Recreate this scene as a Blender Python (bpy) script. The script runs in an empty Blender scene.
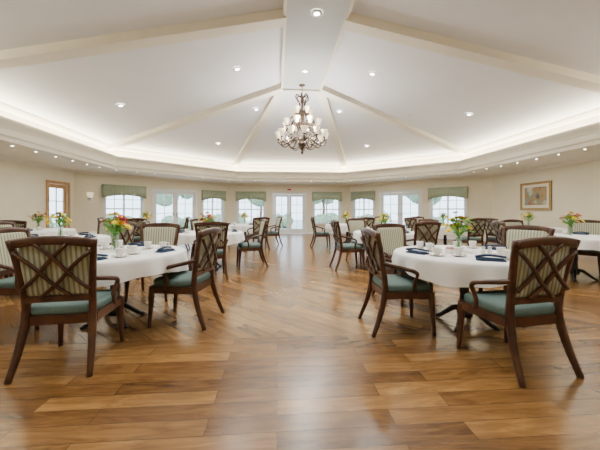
import bpy, math, random
from mathutils import Vector, Matrix
random.seed(4)
C=bpy.context.scene.collection
CX,CY=0.64,7.85   # centre of the octagonal end of the room
K=math.tan(math.radians(22.5))
YN=-3.0

# ---------------- materials ----------------
def mat(name,col,rough=0.5,metal=0.0,noise=0.0,nscale=20,bump=0.0,emit=None,estr=0,spec=0.5):
    m=bpy.data.materials.new(name); m.use_nodes=True
    nt=m.node_tree; b=nt.nodes['Principled BSDF']
    b.inputs['Base Color'].default_value=(*col,1)
    b.inputs['Roughness'].default_value=rough
    b.inputs['Metallic'].default_value=metal
    b.inputs['Specular IOR Level'].default_value=spec
    tc=nt.nodes.new('ShaderNodeTexCoord')
    if noise>0 or bump>0:
        n=nt.nodes.new('ShaderNodeTexNoise'); n.inputs['Scale'].default_value=nscale; n.inputs['Detail'].default_value=3
        nt.links.new(tc.outputs['Object'],n.inputs['Vector'])
        if noise>0:
            r=nt.nodes.new('ShaderNodeValToRGB')
            r.color_ramp.elements[0].position=.3; r.color_ramp.elements[1].position=.7
            r.color_ramp.elements[0].color=(*[c*(1-noise) for c in col],1)
            r.color_ramp.elements[1].color=(*[min(1,c*(1+noise)) for c in col],1)
            nt.links.new(n.outputs['Fac'],r.inputs['Fac']); nt.links.new(r.outputs['Color'],b.inputs['Base Color'])
        if bump>0:
            bp=nt.nodes.new('ShaderNodeBump'); bp.inputs['Strength'].default_value=bump; bp.inputs['Distance'].default_value=.01
            nt.links.new(n.outputs['Fac'],bp.inputs['Height']); nt.links.new(bp.outputs['Normal'],b.inputs['Normal'])
    if emit:
        b.inputs['Emission Color'].default_value=(*emit,1); b.inputs['Emission Strength'].default_value=estr
    return m
M={}
M['wall']=mat('wall_paint',(.84,.78,.60),.7,noise=.02,nscale=3)
M['ceil']=mat('ceiling_paint',(.85,.87,.91),.8,noise=.01,nscale=3)
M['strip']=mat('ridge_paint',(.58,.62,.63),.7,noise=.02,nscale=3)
M['cream']=mat('cream_trim_paint',(.88,.84,.72),.6,noise=.02,nscale=4)
M['white']=mat('white_trim_paint',(.84,.85,.86),.45,noise=.01,nscale=4)
M['cloth']=mat('linen_tablecloth',(.86,.87,.88),.85,noise=.02,nscale=60,bump=.1)
M['wood']=mat('dark_walnut',(.062,.022,.011),.32,noise=.35,nscale=14)
M['seat']=mat('teal_upholstery',(.085,.145,.138),.7,noise=.12,nscale=80,bump=.15)
M['black']=mat('black_iron',(.015,.015,.017),.4,noise=.2,nscale=20)
M['navy']=mat('navy_napkin',(.012,.035,.09),.85,noise=.2,nscale=60,bump=.2)
M['china']=mat('white_china',(.85,.84,.80),.15,noise=.01)
M['bronze']=mat('antique_bronze',(.07,.045,.03),.4,metal=.7,noise=.3,nscale=30)
M['shade']=mat('frosted_glass_shade',(.88,.76,.55),.4,noise=.04,emit=(1,.82,.55),estr=.9)
M['lamp']=mat('lamp_lens',(1,1,1),.4,emit=(1,.93,.8),estr=30)
M['sage']=mat('sage_valance_fabric',(.36,.42,.30),.85,noise=.12,nscale=40,bump=.1)
M['doorwood']=mat('oak_door',(.50,.28,.11),.4,noise=.15,nscale=6)
M['steel']=mat('brushed_steel',(.5,.5,.5),.3,metal=.9,noise=.05)
M['green']=mat('leaf_green',(.12,.34,.05),.5,noise=.4,nscale=40)
M['gold']=mat('gilt_frame',(.35,.22,.08),.35,metal=.5,noise=.25,nscale=30)
M['mount']=mat('picture_mat',(.75,.70,.58),.8,noise=.02)
M['yellow']=mat('petal_yellow',(.92,.76,.03),.6,noise=.05)
M['orange']=mat('petal_orange',(.90,.40,.03),.6,noise=.05)
M['red']=mat('petal_red',(.60,.02,.08),.6,noise=.1)
M['pink']=mat('petal_pink',(.72,.25,.38),.6,noise=.1)
M['shrub']=mat('shrub_foliage',(.24,.34,.22),.8,noise=.5,nscale=9,bump=.6)
M['bark']=mat('tree_bark',(.18,.13,.09),.9,noise=.4)
M['paving']=mat('patio_paving',(.60,.62,.62),.8,noise=.12,nscale=2)
M['redsign']=mat('red_sign',(.6,.03,.03),.5,noise=.05)

def stripes():
    m=mat('striped_fabric',(.7,.7,.6),.85); nt=m.node_tree; b=nt.nodes['Principled BSDF']
    tc=nt.nodes['Texture Coordinate']; sx=nt.nodes.new('ShaderNodeSeparateXYZ'); nt.links.new(tc.outputs['Object'],sx.inputs[0])
    mu=nt.nodes.new('ShaderNodeMath'); mu.operation='MULTIPLY'; mu.inputs[1].default_value=2*math.pi/0.034
    nt.links.new(sx.outputs['X'],mu.inputs[0]); s=nt.nodes.new('ShaderNodeMath'); s.operation='SINE'; nt.links.new(mu.outputs[0],s.inputs[0])
    r=nt.nodes.new('ShaderNodeValToRGB'); e=r.color_ramp.elements
    e[0].position=.0; e[0].color=(.50,.49,.37,1); e[1].position=.35; e[1].color=(.22,.26,.18,1)
    nt.links.new(s.outputs[0],r.inputs['Fac']); nt.links.new(r.outputs['Color'],b.inputs['Base Color'])
    return m
M['stripe']=stripes()

def glass(name,tint=(1,1,1),gl=.08):
    m=bpy.data.materials.new(name); m.use_nodes=True; nt=m.node_tree; nt.nodes.clear()
    o=nt.nodes.new('ShaderNodeOutputMaterial'); mx=nt.nodes.new('ShaderNodeMixShader'); mx.inputs[0].default_value=gl
    t=nt.nodes.new('ShaderNodeBsdfTransparent'); t.inputs[0].default_value=(*tint,1)
    g=nt.nodes.new('ShaderNodeBsdfGlossy'); g.inputs['Roughness'].default_value=.03
    nt.links.new(t.outputs[0],mx.inputs[1]); nt.links.new(g.outputs[0],mx.inputs[2]); nt.links.new(mx.outputs[0],o.inputs[0])
    return m
M['glass']=glass('window_glass',gl=.04); M['vglass']=glass('vase_glass',(.90,.95,.92),.12)

def floor_mat():
    m=bpy.data.materials.new('wood_plank_floor'); m.use_nodes=True; nt=m.node_tree; N=nt.nodes.new; L=nt.links.new
    b=nt.nodes['Principled BSDF']; tc=N('ShaderNodeTexCoord')
    sx=N('ShaderNodeSeparateXYZ'); L(tc.outputs['Object'],sx.inputs[0])
    lt=N('ShaderNodeMath'); lt.operation='GREATER_THAN'; lt.inputs[1].default_value=2.86; L(sx.outputs['Y'],lt.inputs[0])
    def planks(rot):
        mp=N('ShaderNodeMapping'); mp.inputs['Rotation'].default_value=(0,0,rot); L(tc.outputs['Object'],mp.inputs['Vector'])
        br=N('ShaderNodeTexBrick'); br.inputs['Scale'].default_value=1; br.inputs['Brick Width'].default_value=1.05
        br.inputs['Row Height'].default_value=.135; br.inputs['Mortar Size'].default_value=.0018; br.offset=.37; br.offset_frequency=2
        br.inputs['Color1'].default_value=(0,0,0,1); br.inputs['Color2'].default_value=(1,1,1,1); br.inputs['Mortar'].default_value=(0,0,0,1)
        br.inputs['Mortar Smooth'].default_value=.2
        L(mp.outputs[0],br.inputs['Vector'])
        m2=N('ShaderNodeMapping'); m2.inputs['Scale'].default_value=(1.6,9,1); L(mp.outputs[0],m2.inputs['Vector'])
        ad=N('ShaderNodeVectorMath'); ad.operation='ADD'; L(m2.outputs[0],ad.inputs[0])
        sc=N('ShaderNodeVectorMath'); sc.operation='SCALE'; sc.inputs['Scale'].default_value=17; L(br.outputs['Color'],sc.inputs[0]); L(sc.outputs[0],ad.inputs[1])
        nz=N('ShaderNodeTexNoise'); nz.inputs['Scale'].default_value=1.5; nz.inputs['Detail'].default_value=7; nz.inputs['Roughness'].default_value=.68; nz.inputs['Distortion'].default_value=1.2
        L(ad.outputs[0],nz.inputs['Vector'])
        a=N('ShaderNodeMath'); a.operation='MULTIPLY'; a.inputs[1].default_value=.50; L(br.outputs['Color'],a.inputs[0])
        c=N('ShaderNodeMath'); c.operation='MULTIPLY_ADD'; c.inputs[1].default_value=1.35; L(nz.outputs['Fac'],c.inputs[0]); L(a.outputs[0],c.inputs[2])
        d=N('ShaderNodeMath'); d.operation='SUBTRACT'; d.inputs[1].default_value=.38; L(c.outputs[0],d.inputs[0])
        return d.outputs[0],br.outputs['Fac']
    g1,f1=planks(0); g2,f2=planks(math.radians(45))
    def mixf(x,y):
        mx=N('ShaderNodeMix'); mx.data_type='FLOAT'; L(lt.outputs[0],mx.inputs[0]); L(x,mx.inputs[2]); L(y,mx.inputs[3]); return mx.outputs[0]
    g=mixf(g1,g2); f=mixf(f1,f2)
    r=N('ShaderNodeValToRGB'); e=r.color_ramp.elements
    e[0].position=.1; e[0].color=(.065,.029,.009,1); e[1].position=1.0; e[1].color=(.345,.190,.062,1)
    q=e.new(.42); q.color=(.145,.070,.021,1); q=e.new(.72); q.color=(.230,.118,.036,1)
    L(g,r.inputs['Fac'])
    mc=N('ShaderNodeMix'); mc.data_type='RGBA'; L(f,mc.inputs[0]); L(r.outputs['Color'],mc.inputs[6]); mc.inputs[7].default_value=(.045,.021,.008,1)
    L(mc.outputs[2],b.inputs['Base Color'])
    b.inputs['Roughness'].default_value=.25; b.inputs['Specular IOR Level'].default_value=.55
    bp=N('ShaderNodeBump'); bp.inputs['Strength'].default_value=.10; bp.inputs['Distance'].default_value=.003; L(g,bp.inputs['Height']); L(bp.outputs[0],b.inputs['Normal'])
    return m
M['floor']=floor_mat()
def painting():
    m=mat('landscape_print',(.5,.5,.4),.6); nt=m.node_tree; b=nt.nodes['Principled BSDF']
    n=nt.nodes.new('ShaderNodeTexNoise'); n.inputs['Scale'].default_value=3.5; n.inputs['Detail'].default_value=5
    nt.links.new(nt.nodes['Texture Coordinate'].outputs['Object'],n.inputs['Vector'])
    r=nt.nodes.new('ShaderNodeValToRGB'); e=r.color_ramp.elements
    e[0].position=.35; e[0].color=(.05,.09,.14,1); e[1].position=.68; e[1].color=(.60,.55,.35,1)
    q=e.new(.45); q.color=(.40,.22,.06,1); q=e.new(.55); q.color=(.18,.25,.22,1)
    nt.links.new(n.outputs['Fac'],r.inputs['Fac']); nt.links.new(r.outputs['Color'],b.inputs['Base Color']); return m
M['paint']=painting()

# ---------------- mesh builder ----------------
def cat(pts,n=6):
    P=[Vector(p) for p in pts]; P=[2*P[0]-P[1]]+P+[2*P[-1]-P[-2]]; out=[]
    for i in range(1,len(P)-2):
        a,b,c,d=P[i-1:i+3]
        for j in range(n):
            t=j/n; out.append(.5*((2*b)+(c-a)*t+(2*a-5*b+4*c-d)*t*t+(3*b-a-3*c+d)*t**3))
    out.append(P[-2]); return out
class MB:
    def __init__(s): s.v=[];s.f=[];s.m=[];s.s=[];s.mats=[]
    def mi(s,k):
        if k not in s.mats: s.mats.append(k)
        return s.mats.index(k)
    def add(s,vs,fs,k,sm=False):
        o=len(s.v); s.v+= [tuple(v) for v in vs]; i=s.mi(k)
        for f in fs: s.f.append([o+q for q in f]); s.m.append(i); s.s.append(sm)
    def hexa(s,p,k): s.add(p,[(0,3,2,1),(4,5,6,7),(0,1,5,4),(1,2,6,5),(2,3,7,6),(3,0,4,7)],k)
    def box(s,x0,x1,y0,y1,z0,z1,k): s.hexa([(x0,y0,z0),(x1,y0,z0),(x1,y1,z0),(x0,y1,z0),(x0,y0,z1),(x1,y0,z1),(x1,y1,z1),(x0,y1,z1)],k)
    def obox(s,F,s0,s1,t0,t1,z0,z1,k):
        P,d,o=F
        q=lambda a,b,z:(P[0]+d[0]*a+o[0]*b,P[1]+d[1]*a+o[1]*b,z)
        s.hexa([q(s0,t0,z0),q(s1,t0,z0),q(s1,t1,z0),q(s0,t1,z0),q(s0,t0,z1),q(s1,t0,z1),q(s1,t1,z1),q(s0,t1,z1)],k)
    def bar(s,a,b,w,h,k):
        a=Vector(a);b=Vector(b);d=(b-a).normalized(); sd=d.cross(Vector((0,0,1)))
        if sd.length<1e-3: sd=Vector((1,0,0))
        sd.normalize(); up=sd.cross(d).normalized(); x=sd*w/2; y=up*h/2
        s.hexa([a-x-y,a+x-y,b+x-y,b-x-y,a-x+y,a+x+y,b+x+y,b-x+y],k)
    def tube(s,pts,r,k,n=8,flat=1.0,ref=(0,0,1),sm=True,p=1.0):
        pts=[Vector(q) for q in pts]; N=len(pts)
        if not hasattr(r,'__len__'): r=[r]*N
        elif len(r)!=N: r=[r[0]+(r[-1]-r[0])*i/(N-1) for i in range(N)] if len(r)==2 else r
        vs=[];fs=[]; prev=None
        for i,q in enumerate(pts):
            d=(pts[min(i+1,N-1)]-pts[max(i-1,0)]).normalized()
            if prev is None:
                u=Vector(ref).cross(d)
                if u.length<1e-3: u=Vector((1,0,0)).cross(d)
            else: u=prev-d*prev.dot(d)
            u.normalize(); prev=u; w=d.cross(u)
            for j in range(n):
                a=2*math.pi*(j+.5)/n; ca,sa=math.cos(a),math.sin(a)
                ca=math.copysign(abs(ca)**p,ca); sa=math.copysign(abs(sa)**p,sa)
                vs.append(q+u*ca*r[i]+w*sa*r[i]*flat)
        for i in range(N-1):
            for j in range(n):
                j2=(j+1)%n; fs.append((i*n+j,i*n+j2,(i+1)*n+j2,(i+1)*n+j))
        fs.append(tuple(range(n))[::-1]); fs.append(tuple((N-1)*n+j for j in range(n)))
        s.add(vs,fs,k,sm)
    def lathe(s,prof,k,n=20,c=(0,0,0),sm=True,T=None):
        vs=[];fs=[]
        for r,z in prof:
            for j in range(n):
                a=2*math.pi*j/n; v=Vector((r*math.cos(a),r*math.sin(a),z))
                if T: v=T@v
                vs.append(v+Vector(c))
        for i in range(len(prof)-1):
            for j in range(n):
                j2=(j+1)%n; fs.append((i*n+j,i*n+j2,(i+1)*n+j2,(i+1)*n+j))
        s.add(vs,fs,k,sm)
    def cushion(s,c,w,d,h,k,n=32,T=None,e=.35):
        vs=[];fs=[];pr=[(0,-.5),(.8,-.5),(.96,-.42),(1,-.2),(1,.2),(.95,.38),(.8,.48),(.5,.55),(0,.58)]
        for q,z in pr:
            for j in range(n):
                a=2*math.pi*j/n; ca,sa=math.cos(a),math.sin(a)
                x=math.copysign(abs(ca)**e,ca)*w/2*q; y=math.copysign(abs(sa)**e,sa)*d/2*q
                v=Vector((x,y,z*h))
                if T: v=T@v
                vs.append(v+Vector(c))
        for i in range(len(pr)-1):
            for j in range(n):
                j2=(j+1)%n; fs.append((i*n+j,i*n+j2,(i+1)*n+j2,(i+1)*n+j))
        s.add(vs,fs,k,True)
    def mesh(s,name):
        me=bpy.data.meshes.new(name); me.from_pydata(s.v,[],s.f)
        for k in s.mats: me.materials.append(M[k])
        me.polygons.foreach_set('material_index',s.m); me.polygons.foreach_set('use_smooth',s.s); me.update(); return me
    def obj(s,name,loc=(0,0,0),rz=0,parent=None):
        return inst(s.mesh(name),name,loc,rz,parent)
def inst(me,name,loc=(0,0,0),rz=0,parent=None):
    o=bpy.data.objects.new(name,me); C.objects.link(o); o.location=loc; o.rotation_euler=(0,0,rz)
    if parent: o.parent=parent
    return o

# ---------------- room shell ----------------
def ring(a,yn=YN): return [(CX-a,yn),(CX-a,CY+a*K),(CX-a*K,CY+a),(CX+a*K,CY+a),(CX+a,CY+a*K),(CX+a,yn)]
AW=7.7; ZS=2.6; ZR=4.49; AV=6.2; ZV=3.35; RW=.485
b=MB(); R=ring(AW+.16,YN-.16); n=len(R)
b.add([(x,y,0) for x,y in R]+[(x,y,-.12) for x,y in R],[tuple(range(n))[::-1],tuple(range(n,2*n))]+[(i,(i+1)%n,(i+1)%n+n,i+n) for i in range(n)],'floor')
b.obj('floor')

def frame(p0,p1):
    d=Vector((p1[0]-p0[0],p1[1]-p0[1])); L=d.length; d.normalize(); o=Vector((-d.y,d.x))
    if o.dot(Vector((p0[0]-CX,p0[1]-CY)))<0: o=-o
    return ((p0[0],p0[1]),(d.x,d.y),(o.x,o.y)),L
W=ring(AW)
def wall(name,p0,p1,ops,zt=ZS+.12):
    F,L=frame(p0,p1); b=MB(); cur=-.06
    for (s0,s1,z0,z1) in sorted(ops):
        b.obox(F,cur,s0,0,.15,0,zt,'wall')
        if z0>0: b.obox(F,s0,s1,0,.15,0,z0,'wall')
        b.obox(F,s0,s1,0,.15,z1,zt,'wall'); cur=s1
    b.obox(F,cur,L+.06,0,.15,0,zt,'wall'); b.obj(name)
    bb=MB(); cur=0
    for (s0,s1,z0,z1) in sorted(ops):
        if z0<=0:
            bb.obox(F,cur,s0-.09,-.018,0,0,.11,'white'); cur=s1+.09
    bb.obox(F,cur,L,-.018,0,0,.11,'white'); bb.obj(name.replace('wall','baseboard'))
    return F,L
cnt={'w':0,'d':0}
def window(F,s0,s1,z0,z1,val=True):
    cnt['w']+=1; b=MB()
    b.obox(F,s0-.08,s0,-.03,.15,z0-.08,z1+.08,'white'); b.obox(F,s1,s1+.08,-.03,.15,z0-.08,z1+.08,'white')
    b.obox(F,s0,s1,-.03,.15,z1,z1+.08,'white'); b.obox(F,s0-.1,s1+.1,-.07,.15,z0-.06,z0,'white')
    sm=(s0+s1)/2; b.obox(F,sm-.03,sm+.03,.04,.1,z0,z1,'white')
    zm=z0+(z1-z0)*.5; b.obox(F,s0,s1,.05,.09,zm-.025,zm+.025,'white')
    for q in (.25,.75): b.obox(F,s0+(s1-s0)*q-.01,s0+(s1-s0)*q+.01,.06,.08,z0,z1,'white')
    for q in (.25,.75): b.obox(F,s0,s1,.06,.08,z0+(z1-z0)*q-.01,z0+(z1-z0)*q+.01,'white')
    b.obox(F,s0,s0+.04,.04,.1,z0,z1,'white'); b.obox(F,s1-.04,s1,.04,.1,z0,z1,'white'); b.obox(F,s0,s1,.04,.1,z0,z0+.05,'white')
    b.obox(F,s0,s1,.068,.072,z0,z1,'glass'); b.obj('window_%d'%cnt['w'])
    if val:
        P,d,o=F; v=MB(); N=96; a0=s0-.1;a1=s1+.1; vs=[];fs=[]
        for i in range(N+1):
            t=i/N; s=a0+(a1-a0)*t; dep=-.16+.006*math.sin(t*2*math.pi*10)
            zb=z1-.20-.12*abs(2*t-1)**2
            for z,dd in ((z1+.17,dep),(zb,dep),(zb,dep+.02),(z1+.17,dep+.02)): vs.append((P[0]+d[0]*s+o[0]*dd,P[1]+d[1]*s+o[1]*dd,z))
        for i in range(N):
            for j in range(4): j2=(j+1)%4; fs.append((i*4+j,i*4+j2,i*4+4+j2,i*4+4+j))
        v.add(vs,fs,'sage',True)
        v.obox(F,a0-.01,a1+.01,-.18,-.002,z1+.15,z1+.18,'sage')
        v.obox(F,a0-.01,a0+.01,-.15,-.002,z1-.30,z1+.15,'sage'); v.obox(F,a1-.01,a1+.01,-.15,-.002,z1-.30,z1+.15,'sage')
        v.obj('window_valance')
def door(F,s0,s1,z1,double=True,k='white'):
    cnt['d']+=1; b=MB()
    b.obox(F,s0-.09,s0-.002,-.03,-.001,0,z1+.09,k); b.obox(F,s1+.002,s1+.09,-.03,-.001,0,z1+.09,k); b.obox(F,s0-.002,s1+.002,-.03,-.001,z1+.002,z1+.09,k)
    leaves=[(s0,(s0+s1)/2),((s0+s1)/2,s1)] if double else [(s0,s1)]
    for li,(a,c) in enumerate(leaves):
        a+=.005;c-=.005
        b.obox(F,a,a+.11,.04,.085,.01,z1-.01,k); b.obox(F,c-.11,c,.04,.085,.01,z1-.01,k)
        b.obox(F,a+.11,c-.11,.04,.085,.01,.25,k); b.obox(F,a+.11,c-.11,.04,.085,z1-.13,z1-.01,k)
        mid=(a+c)/2; b.obox(F,mid-.011,mid+.011,.05,.075,.25,z1-.13,k)
        for q in range(1,4):
            z=.25+(z1-.38)*q/4; b.obox(F,a+.11,c-.11,.05,.075,z-.011,z+.011,k)
        b.obox(F,a+.11,c-.11,.061,.064,.25,z1-.13,'glass')
        hx=(c-.06) if li==0 else (a+.06)
        b.obox(F,hx-.012,hx+.012,-.01,.04,.95,1.12,'steel'); 
        b.obox(F,min(hx,hx+(-.1 if li==0 else .1)),max(hx,hx+(-.1 if li==0 else .1)),-.02,-.005,1.03,1.05,'steel')
    b.obj('door_%d'%cnt['d'])
ZW0,ZW1,ZD=.55,2.0,2.06
FL,LL=frame(W[0],W[1]); lo=[(9.85-YN,10.72-YN,0,ZD)]
wall('wall_left',W[0],W[1],lo); door(FL,lo[0][0],lo[0][1],ZD,False,'doorwood')
for nm,p0,p1 in (('wall_diagonal_left',W[1],W[2]),('wall_diagonal_right',W[4],W[3])):
    F,L=frame(p0,p1); ops=[(.15*L,.355*L,ZW0,ZW1),(.43*L,.725*L,0,ZD),(.79*L,.96*L,ZW0,ZW1)]
    wall(nm,p0,p1,ops); window(F,*ops[0]); door(F,ops[1][0],ops[1][1],ZD); window(F,*ops[2])
F,L=frame(W[2],W[3]); h=L/2; ops=[(h-2.62,h-1.3,ZW0,ZW1),(h-.8,h+.8,0,ZD),(h+1.3,h+2.62,ZW0,ZW1)]
wall('wall_far',W[2],W[3],ops); window(F,*ops[0]); door(F,ops[1][0],ops[1][1],ZD); window(F,*ops[2])
FB=F; HB=h
wall('wall_right',W[5],W[4],[])
b=MB(); b.box(CX-AW-.15,CX+AW+.15,YN-.15,YN,0,4.8,'wall'); b.obj('wall_rear')

def loft(prof,k,name,closed=True,sm=False):
    b=MB(); rs=[[(x,y,z) for x,y in ring(a)] for a,z in prof]; vs=[p for r in rs for p in r]; fs=[]; m=len(prof)
    for i in range(m if closed else m-1):
        i2=(i+1)%m
        for j in range(5): fs.append((i*6+j,i*6+j+1,i2*6+j+1,i2*6+j))
    b.add(vs,fs,k,sm); return b.obj(name)
loft([(AW,ZS),(6.02,ZS),(6.02,ZS+.10),(AW,ZS+.10)],'cream','ceiling_soffit')
loft([(6.02,ZS-.03),(5.96,ZS-.03),(5.96,ZS+.05),(5.92,ZS+.08),(5.92,ZS+.2),(5.90,ZS+.26),(5.86,ZS+.31),(5.83,ZS+.34),(5.83,ZS+.39),(5.88,ZS+.39),(5.95,ZS+.28),(6.30,ZS+.28),(6.30,ZS+.24),(6.02,ZS+.10)],'cream','trim_cove')
loft([(6.30,ZS+.26),(6.30,ZV+.1),(6.33,ZV+.1),(6.33,ZS+.26)],'cream','trim_cove_back')
loft([(6.30,ZV-.08),(6.18,ZV-.08),(6.12,ZV-.02),(6.08,ZV+.06),(6.2,ZV+.07),(6.3,ZV+.04)],'cream','trim_vault_crown')
loft([(7.70,ZS-.09),(7.64,ZS-.02),(7.60,ZS),(7.70,ZS)],'cream','trim_wall_crown')
V=ring(AV+.1); ZV2=ZV-.02
b=MB(); vs=[(CX-RW,YN,ZR),(CX+RW,YN,ZR),(CX+RW,CY,ZR),(CX-RW,CY,ZR)]+[(x,y,ZV2) for x,y in V]
b.add(vs,[(0,3,5,4),(3,6,5),(3,2,7,6),(2,8,7),(2,1,9,8),(0,1,2,3)],'ceil'); b.obj('ceiling')
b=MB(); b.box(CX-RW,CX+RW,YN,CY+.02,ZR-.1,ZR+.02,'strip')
for sx in (-1,1):
    x=CX+sx*RW; b.box(min(x,x+sx*.05),max(x,x+sx*.05),YN,CY+.06,ZR-.13,ZR+.02,'cream')
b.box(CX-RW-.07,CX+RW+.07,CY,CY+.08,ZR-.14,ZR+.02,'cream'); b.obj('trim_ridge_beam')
V=ring(AV); i=0
for sx,vi in ((-1,1),(-1,2),(1,3),(1,4)):
    i+=1; b=MB(); b.bar((CX+sx*(RW+.02),CY,ZR-.05),(V[vi][0],V[vi][1],ZV-.04),.24,.20,'cream'); b.obj('trim_hip_beam_%d'%i)
for yy in (5.0,1.4,-2.2):
    for sx in (-1,1):
        i+=1; b=MB(); b.bar((CX+sx*(RW+.02),yy,ZR-.06),(CX+sx*AV,yy,ZV-.04),.24,.20,'cream'); b.obj('trim_rafter_%d'%i)
def vz(x,y):
    dx=abs(x-CX); s=(ZR-ZV2)/(AV+.1-RW)
    z=ZR-s*(dx-RW); z=min(z,ZR-(ZR-ZV2)*(y-CY)/(AV+.1)); q=dx+(y-CY); z=min(z,ZR-(ZR-ZV2)*(q-RW)/((AV+.1)*(1+K)-RW)); return min(z,ZR-.1 if dx<RW else ZR)

# ---------------- downlights ----------------
b=MB(); b.lathe([(.045,-.012),(.085,-.016),(.095,0)],'white',20); b.lathe([(0,-.008),(.05,-.008)],'lamp',20); DL=b.mesh('recessed_downlight')
def spot(x,y,z,e=60,ang=130):
    l=bpy.data.lights.new('downlight_lamp','SPOT'); l.energy=e; l.spot_size=math.radians(ang); l.spot_blend=.8; l.shadow_soft_size=.06; l.color=(1,.95,.88)
    o=bpy.data.objects.new('downlight_lamp',l); C.objects.link(o); o.location=(x,y,z)
dl=[(CX,4.8),(CX,6.8),(CX,2.6)]
for sx in (-1,1):
    dl+=[(CX+sx*1.5,6.6),(CX+sx*4.35,7.45),(CX+sx*1.25,9.0),(CX+sx*2.8,11.3),(CX+sx*1.6,3.2),(CX+sx*4.3,3.4),(CX+sx*3.0,0.3)]
for x,y in dl:
    z=vz(x,y); o=inst(DL,'recessed_downlight',(x,y,z-.012))
    if abs(x-CX)>RW: o.rotation_euler=(0,math.copysign(.19,x-CX),0)
    spot(x,y,z-.06,185)
b=MB(); b.lathe([(0,-.012),(.10,-.014),(.13,-.01),(.14,0)],'white',24); SP=b.mesh('ceiling_speaker')
for sx in (-1,1):
    x,y=CX+sx*3.25,8.4; o=inst(SP,'ceiling_speaker',(x,y,vz(x,y)-.008)); o.rotation_euler=(0,sx*.19,0)
b=MB()
Rg=ring(6.35)
for i in range(5):
    p=Vector(Rg[i]);q=Vector(Rg[i+1]); L=(q-p).length; k=int(L/.62)
    for j in range(k):
        w=p+(q-p)*((j+.5)/k); b.lathe([(.024,0),(.04,-.006),(.046,0)],'steel',10,(w.x,w.y,ZS-.001)); b.lathe([(0,-.004),(.026,-.004)],'lamp',10,(w.x,w.y,ZS-.001))
        if j%4==2 and w.y>2: spot(w.x,w.y,ZS-.03,45,165)
b.obj('soffit_spotlights')
def cove(p,q,e):
    p=Vector(p);q=Vector(q);L=(q-p).length; l=bpy.data.lights.new('cove_light_strip','AREA'); l.shape='RECTANGLE'; l.size=L; l.size_y=.08; l.energy=e*L; l.color=(1,.90,.70)
    o=bpy.data.objects.new('cove_light_strip',l); C.objects.link(o); m=(p+q)/2; o.location=(m.x,m.y,ZS+.30)
    a=math.atan2(q.y-p.y,q.x-p.x); o.rotation_euler=(Matrix.Rotation(a,4,'Z')@Matrix.Rotation(math.pi,4,'X')).to_euler()
Rg=ring(6.16)
for i in range(5): cove(Rg[i],Rg[i+1],20)

# ---------------- chandelier ----------------
def chandelier():
    b=MB()
    b.lathe([(0,-1.56),(.02,-1.54),(.035,-1.50),(.015,-1.46),(.05,-1.40),(.10,-1.33),(.11,-1.27),(.07,-1.2),(.03,-1.15),(.03,-1.0),(.06,-.93),(.07,-.88),(.03,-.8),(.025,-.62),(.055,-.55),(.03,-.48),(.02,-.3),(.045,-.22),(.05,-.16),(.02,-.1),(.012,0)],'bronze',20)
    def shade(x,y,z,s=1):
        b.lathe([(.0,-.03),(.045*s,-.02),(.055*s,-.008),(.02*s,0)],'bronze',12,(x,y,z))
        b.lathe([(.02*s,0),(.045*s,.015),(.06*s,.05),(.068*s,.09),(.085*s,.13),(.105*s,.155),(.10*s,.155),(.06*s,.09),(.0,.02)],'shade',16,(x,y,z))
    def tier(n,r,z0,zs,off,s=1):
        for i in range(n):
            a=2*math.pi*(i+off)/n; u=Vector((math.cos(a),math.sin(a),0)); P=lambda rr,z:tuple(u*rr+Vector((0,0,z)))
            b.tube(cat([P(.05,z0),P(r*.3,z0+.07),P(r*.55,z0-.05),P(r*.82,z0-.12),P(r,z0-.06),P(r,zs-.02)],5),.015,'bronze',6)
            b.tube(cat([P(r*.55,z0-.05),P(r*.5,z0+.06),P(r*.62,z0+.10),P(r*.7,z0+.03),P(r*.63,z0+.0)],4),.012,'bronze',6)
            x,y,_=P(r,0); shade(x,y,zs,s)
    tier(12,.60,-1.20,-1.16,.0,.88); tier(8,.43,-.85,-.86,.5,.88); tier(5,.22,-.52,-.56,.2,.8)
    for i in range(6):
        a=2*math.pi*(i+.25)/6; u=Vector((math.cos(a),math.sin(a),0)); P=lambda rr,z:tuple(u*rr+Vector((0,0,z)))
        b.tube(cat([P(.02,-.12),P(.13,-.04),P(.17,-.13),P(.09,-.22),P(.07,-.35),P(.16,-.52),P(.30,-.66),P(.36,-.80),P(.27,-.90)],5),.015,'bronze',6)
        b.tube(cat([P(.06,-1.35),P(.2,-1.42),P(.34,-1.36),P(.42,-1.27)],4),.012,'bronze',6)
    for i in range(5):
        z=.015+i*.037; pts=[]
        for j in range(9):
            t=2*math.pi*j/8; w=.012*math.cos(t); hh=.024*math.sin(t)
            pts.append((w,0,z+hh) if i%2 else (0,w,z+hh))
        b.tube(pts,.004,'bronze',5)
    b.lathe([(.012,.16),(.03,.18),(.07,.19),(.08,.21)],'bronze',20)
    b.obj('chandelier',(CX,7.6,4.18))
chandelier()
for k in range(3):
    l=bpy.data.lights.new('chandelier_glow','POINT'); l.energy=95; l.shadow_soft_size=.08; l.color=(1,.96,.90); o=bpy.data.objects.new('chandelier_glow',l); C.objects.link(o)
    a=k*2*math.pi/3+.5; o.location=(CX+.62*math.cos(a),7.6+.62*math.sin(a),3.28)

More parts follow.
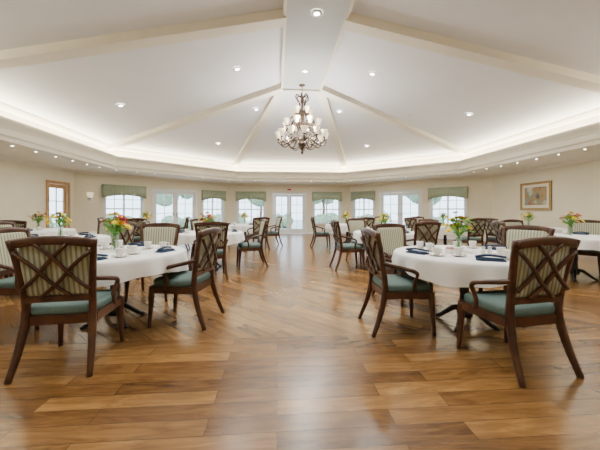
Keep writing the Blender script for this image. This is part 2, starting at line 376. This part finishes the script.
# ---------------- dining chair ----------------
def chair():
    b=MB()
    for sx in (-1,1):
        b.tube(cat([(sx*.255,-.36,0),(sx*.235,-.285,.2),(sx*.22,-.235,.42),(sx*.225,-.25,.62),(sx*.245,-.285,.82),(sx*.268,-.325,.985)],5),
               [.019,.020,.021,.022,.023,.024,.025,.026,.027,.027,.027,.026,.026,.025,.025,.025,.024,.024,.024,.023,.023,.023,.022,.022,.022,.022],'wood',8,p=.6)
        b.tube(cat([(sx*.25,.235,0),(sx*.243,.225,.15),(sx*.24,.215,.30),(sx*.24,.21,.41)],4),[.017,.018,.019,.020,.022,.023,.025,.027,.028,.029,.03,.03,.03],'wood',8,p=.6)
        b.tube(cat([(sx*.235,-.262,.69),(sx*.272,-.18,.67),(sx*.285,-.07,.645),(sx*.285,.02,.62),(sx*.278,.06,.585),(sx*.262,.05,.53),(sx*.252,.04,.46),(sx*.250,.06,.40)],5),[.021,.018],'wood',8)
        b.bar((sx*.235,-.225,.385),(sx*.245,.215,.385),.028,.07,'wood')
    b.bar((-.235,.215,.385),(.235,.215,.385),.028,.07,'wood'); b.bar((-.22,-.23,.385),(.22,-.23,.385),.028,.07,'wood')
    b.cushion((0,-.005,.452),.50,.475,.085,'seat')
    yb=lambda z:-.235-.09*max(0,(z-.45))/.53
    b.tube(cat([(-.268,-.322,.955),(-.13,-.338,.975),(0,-.343,.982),(.13,-.338,.975),(.268,-.322,.955)],5),.034,'wood',8,flat=.5,ref=(0,1,0),p=.6)
    b.bar((-.22,yb(.545),.545),(.22,yb(.545),.545),.03,.045,'wood')
    z0,z1=.57,.95; a=math.atan2(.09,.53); c=(z0+z1)/2
    T=Matrix.Rotation(math.pi/2+a,4,'X')
    b.cushion((0,yb(c)+.012,c),.455,.39,.028,'stripe',T=T,e=.2)
    for sx in (-1,1):
        for (xa,za,xb,zb) in ((-.245,.90,.10,.565),(-.10,.955,.22,.62)):
            pts=[]
            for t in (0,.33,.66,1):
                x=xa+(xb-xa)*t; z=za+(zb-za)*t+.012*math.sin(t*math.pi*2); pts.append((sx*x,yb(z)-.024-(.006 if sx>0 else 0),z))
            b.tube(cat(pts,4),.0145,'wood',6,p=.7)
    return b.mesh('dining_chair')
CH=chair()

# ---------------- table ----------------
TR=.72
def base():
    b=MB()
    b.lathe([(0,.07),(.06,.07),(.075,.12),(.05,.17),(.042,.3),(.05,.36),(.042,.42),(.042,.6),(.06,.66),(.16,.70),(.16,.715),(0,.715)],'black',20)
    for i in range(4):
        a=math.pi/4+i*math.pi/2; u=Vector((math.cos(a),math.sin(a),0)); P=lambda r,z:tuple(u*r+Vector((0,0,z)))
        b.tube(cat([P(.03,.15),P(.10,.145),P(.18,.085),P(.25,.03),P(.29,.022)],5),[.032,.018],'black',8)
        b.lathe([(0,0),(.028,0),(.028,.02),(0,.03)],'black',10,P(.29,0))
    b.lathe([(0,.715),(TR-.03,.715),(TR-.015,.722),(TR-.015,.738),(0,.742)],'black',40)
    return b.mesh('pedestal')
def cloth():
    b=MB(); n=160; rows=[(0,0),(.35,0),(.62,0),(.69,0),(.705,-.006),(.715,-.02),(.72,-.05),(.727,-.10),(.731,-.15),(.734,-.19)]
    vs=[];fs=[]
    for i,(r,z) in enumerate(rows):
        am=max(0,(-z-.01)/.17)
        for j in range(n):
            a=2*math.pi*j/n; w=math.sin(a*16+.9*math.sin(a*3))*.018*am+math.sin(a*7)*.006*am; dz=-.026*am*math.sin(a*4+1)
            vs.append(((r+w)*math.cos(a),(r+w)*math.sin(a),.748+z+dz))
    for i in range(len(rows)-1):
        for j in range(n): j2=(j+1)%n; fs.append((i*n+j,i*n+j2,i*n+n+j2,i*n+n+j))
    b.add(vs,fs,'cloth',True); return b.mesh('tablecloth')
BM,CM=base(),cloth()
def cup():
    b=MB(); b.lathe([(0,.004),(.03,.004),(.05,.007),(.072,.016),(.074,.018),(.05,.011),(.0,.009)],'china',24)
    b.lathe([(0,.012),(.024,.012),(.026,.02),(.036,.04),(.040,.075),(.042,.085),(.039,.085),(.034,.045),(.022,.02),(0,.02)],'china',24)
    b.tube(cat([(.038,0,.072),(.062,0,.07),(.064,0,.045),(.036,0,.034)],5),.005,'china',6); return b.mesh('coffee_cup')
def napkin():
    b=MB()
    for k,(w,d,z,r) in enumerate(((.23,.12,.004,0),(.22,.10,.012,.1),(.20,.07,.021,-.06))):
        b.cushion((0,0,z),w,d,.009,'navy',24,T=Matrix.Rotation(r,4,'Z'),e=.25)
    b.tube(cat([(-.12,-.02,.032),(-.03,.0,.046),(.05,.01,.042),(.12,.03,.032)],4),[.017,.014],'navy',8,flat=.7); return b.mesh('folded_napkin')
def shaker():
    b=MB(); b.lathe([(0,0),(.02,0),(.022,.03),(.016,.055)],'china',14); b.lathe([(.017,.055),(.018,.068),(.01,.078),(0,.08)],'steel',14); return b.mesh('salt_shaker')
def caddy():
    b=MB(); b.box(-.05,.05,-.03,.03,0,.008,'china')
    for x0,x1,y0,y1 in ((-.05,-.045,-.03,.03),(.045,.05,-.03,.03),(-.045,.045,-.03,-.026),(-.045,.045,.026,.03)): b.box(x0,x1,y0,y1,.008,.05,'china')
    for i in range(7): b.box(-.04+i*.012,-.034+i*.012,-.022,.022,.008,.068+.004*(i%2),'pink' if i%3==0 else 'mount')
    return b.mesh('sugar_caddy')
def flowers(seed):
    rd=random.Random(seed); b=MB()
    b.lathe([(0,.003),(.038,.003),(.042,.02),(.036,.08),(.034,.13),(.05,.185),(.047,.185),(.031,.13),(.033,.08),(.036,.02),(0,.012)],'vglass',24)
    for i in range(28):
        a=rd.uniform(0,6.28); R=rd.uniform(.02,.18)*(1 if i>6 else .4); z=rd.uniform(.29,.44)-R*.5; e=Vector((R*math.cos(a),R*math.sin(a),z))
        b.tube(cat([(-.015*math.cos(a),-.015*math.sin(a),.02),(.01*math.cos(a),.01*math.sin(a),.17),tuple(e)],4),.0028,'green',5)
        k=rd.choice(['yellow','yellow','yellow','orange','red','pink','yellow','yellow']); up=Vector((math.cos(a)*R*5,math.sin(a)*R*5,.8)).normalized()
        q=Vector((0,0,1)).rotation_difference(up).to_matrix(); S=rd.uniform(.030,.048)
        for lay in range(3):
            np_=8; s=S*(1-.25*lay); lift=.25+.35*lay
            for j in range(np_):
                t=2*math.pi*(j+.5*lay)/np_; c=math.cos(t);sn=math.sin(t); w=.42
                pts=[Vector((0,0,0)),Vector((c*.6-sn*w,sn*.6+c*w,lift*.6))*s,Vector((c,sn,lift))*s,Vector((c*.6+sn*w,sn*.6-c*w,lift*.6))*s]
                b.add([e+q@p for p in pts],[(0,1,2,3)],k,True)
        b.lathe([(S*.3,.1*S),(S*.25,.4*S),(0,.5*S)],'orange' if k=='orange' else 'yellow',8,e,T=q.to_4x4())
    for i in range(50):
        a=rd.uniform(0,6.28); R0=rd.uniform(.0,.07); R1=R0+rd.uniform(.05,.13); z0=rd.uniform(.17,.34); z1=z0+rd.uniform(-.03,.08)
        p=Vector((R0*math.cos(a),R0*math.sin(a),z0)); e=Vector((R1*math.cos(a+.2),R1*math.sin(a+.2),z1)); m=(p+e)/2+Vector((0,0,.015)); sd=Vector((-math.sin(a),math.cos(a),.2))*.02
        b.add([p,m+sd,e,m-sd,m+Vector((0,0,.004))],[(0,1,4),(1,2,4),(2,3,4),(3,0,4)],'green',True)
    return b.mesh('flower_vase')
CU,NA,SH,CA=cup(),napkin(),shaker(),caddy(); FL_=[flowers(i) for i in (3,8,15)]
T=[(-1.745,3.39,[(-82,.80,-2),(-1,.72,-10),(88,.90,5),(176,.86,0)]),
   (1.99,3.056,[(-100,.77,18),(183,.72,-4),(22,.88,0),(108,.90,0)]),
   (-3.60,5.29,[(-100,.85,0),(-10,.85,4),(80,.85,0),(170,.85,0)]),
   (-1.42,6.40,[(-75,.86,0),(12,.84,0),(110,.85,0),(195,.85,0)]),
   (-1.05,10.1,[(-60,.85,0),(15,.86,0),(205,.85,0)]),
   (-3.9,9.3,[(-80,.85,0),(10,.85,0),(190,.85,0)]),
   (-5.6,7.5,[(-75,.85,0),(195,.85,0)]),
   (2.36,6.25,[(-75,.86,0),(20,.86,0),(110,.85,0),(183,.84,0)]),
   (2.35,9.9,[(-75,.86,0),(10,.86,0),(180,.86,0)]),
   (5.24,4.91,[(34,.88,0),(100,.86,0),(160,.86,0)]),
   (4.95,8.5,[(-80,.86,0),(105,.86,0),(190,.86,0)]),
   (6.85,7.6,[(180,.86,0)])]
TZ=.7485
for ti,(x,y,chs) in enumerate(T):
    e=bpy.data.objects.new('dining_table',None); C.objects.link(e); e.location=(x,y,0)
    inst(BM,'pedestal',parent=e); inst(CM,'tablecloth',rz=ti*.7,parent=e)
    inst(FL_[ti%3],'flower_vase',(x-.03,y+.05,TZ),ti*1.3)
    for (an,rho,ex) in chs:
        a=math.radians(an); inst(CH,'dining_chair',(x+rho*math.cos(a),y+rho*math.sin(a),0),a+math.pi/2+math.radians(ex))
        inst(NA,'folded_napkin',(x+.53*math.cos(a),y+.53*math.sin(a),TZ),a+math.pi/2+random.uniform(-.5,.5))
        a2=a+.42; inst(CU,'coffee_cup',(x+.47*math.cos(a2),y+.47*math.sin(a2),TZ),random.uniform(0,6))
        if ti<2:
            a2=a+.80; inst(CU,'coffee_cup',(x+.34*math.cos(a2),y+.34*math.sin(a2),TZ),random.uniform(0,6))
    if ti<4 or ti==7:
        for q in (0,.07): inst(SH,'salt_shaker',(x+.13+q,y-.12,TZ))
        inst(CA,'sugar_caddy',(x-.2,y-.08,TZ),.4)

# ---------------- wall items ----------------
b=MB(); X=CX+AW; y0,y1,z0,z1=8.5,9.66,1.22,2.12
for s in ((y0,y1,z0,z0+.07),(y0,y1,z1-.07,z1),(y0,y0+.07,z0+.07,z1-.07),(y1-.07,y1,z0+.07,z1-.07)): b.box(X-.045,X-.002,*s,'gold')
b.box(X-.02,X-.002,y0+.07,y1-.07,z0+.07,z1-.07,'mount'); b.box(X-.026,X-.02,y0+.17,y1-.17,z0+.16,z1-.16,'paint'); b.obj('framed_picture')
F,L=frame(W[1],W[2]); b=MB(); P,d,o=F; q=(P[0]+d[0]*.45-o[0]*.11,P[1]+d[1]*.45-o[1]*.11)
b.lathe([(0,0),(.04,0),(.085,.02),(.10,.16),(.095,.17),(0,.02)],'shade',20,(q[0],q[1],1.68)); b.obox(F,.42,.48,-.11,0,1.64,1.70,'steel'); b.obox(F,.39,.51,-.012,0,1.56,1.78,'steel'); b.obj('wall_sconce')
F=FB; b=MB(); b.obox(F,HB-.15,HB+.15,-.035,0,2.22,2.38,'white'); b.obox(F,HB-.11,HB+.11,-.04,-.035,2.26,2.34,'redsign'); b.obj('exit_sign')

# ---------------- outside ----------------
b=MB(); b.box(-26,28,-6,45,-.3,-.14,'paving'); b.obj('patio_ground')
def blob(b,c,r,rd,k='shrub'):
    n,m=14,9; vs=[];fs=[]
    for i in range(m+1):
        for j in range(n):
            t=math.pi*i/m; a=2*math.pi*j/n; rr=r*(1+rd.uniform(-.13,.13)); vs.append((c[0]+rr*math.sin(t)*math.cos(a),c[1]+rr*math.sin(t)*math.sin(a),c[2]+rr*math.cos(t)))
    for i in range(m):
        for j in range(n): j2=(j+1)%n; fs.append((i*n+j,i*n+j2,i*n+n+j2,i*n+n+j))
    b.add(vs,fs,k,True)
rd=random.Random(2)
for (x,y,s) in ((-9,17,.8),(-6,20,.7),(-3.4,21,.8),(.2,23,.7),(3.5,21,.8),(6.5,20,.8),(9.5,18,.7),(12,15.5,.8),(-11.5,15,.8)):
    b=MB()
    for i in range(7): blob(b,(rd.uniform(-.8,.8),rd.uniform(-.5,.5),s*.5+rd.uniform(0,.25)),s*rd.uniform(.55,.8),rd)
    b.obj('shrub',(x,y,-.14))
for (x,y) in ((-8,24),(-1.5,27),(4,26),(11,22)):
    b=MB(); b.tube([(0,0,0),(.1,0,1.5),(0,.1,2.8)],[.14,.09],'bark',8)
    for i in range(8): blob(b,(rd.uniform(-1,1),rd.uniform(-1,1),rd.uniform(2.6,4)),rd.uniform(.6,1),rd)
    b.obj('garden_tree',(x,y,-.14))
w=bpy.data.worlds.new('sky'); bpy.context.scene.world=w; w.use_nodes=True
bg=w.node_tree.nodes['Background']; bg.inputs[0].default_value=(.66,.84,1,1); bg.inputs[1].default_value=5.5
# ---------------- camera ----------------
cd=bpy.data.cameras.new('camera'); cam=bpy.data.objects.new('camera',cd); C.objects.link(cam)
cd.lens=18; cd.sensor_width=36; cd.shift_y=-14/600; cd.clip_start=.05; cam.location=(0,0,1.19); cam.rotation_euler=(math.pi/2,0,math.radians(-4.4))
bpy.context.scene.camera=cam
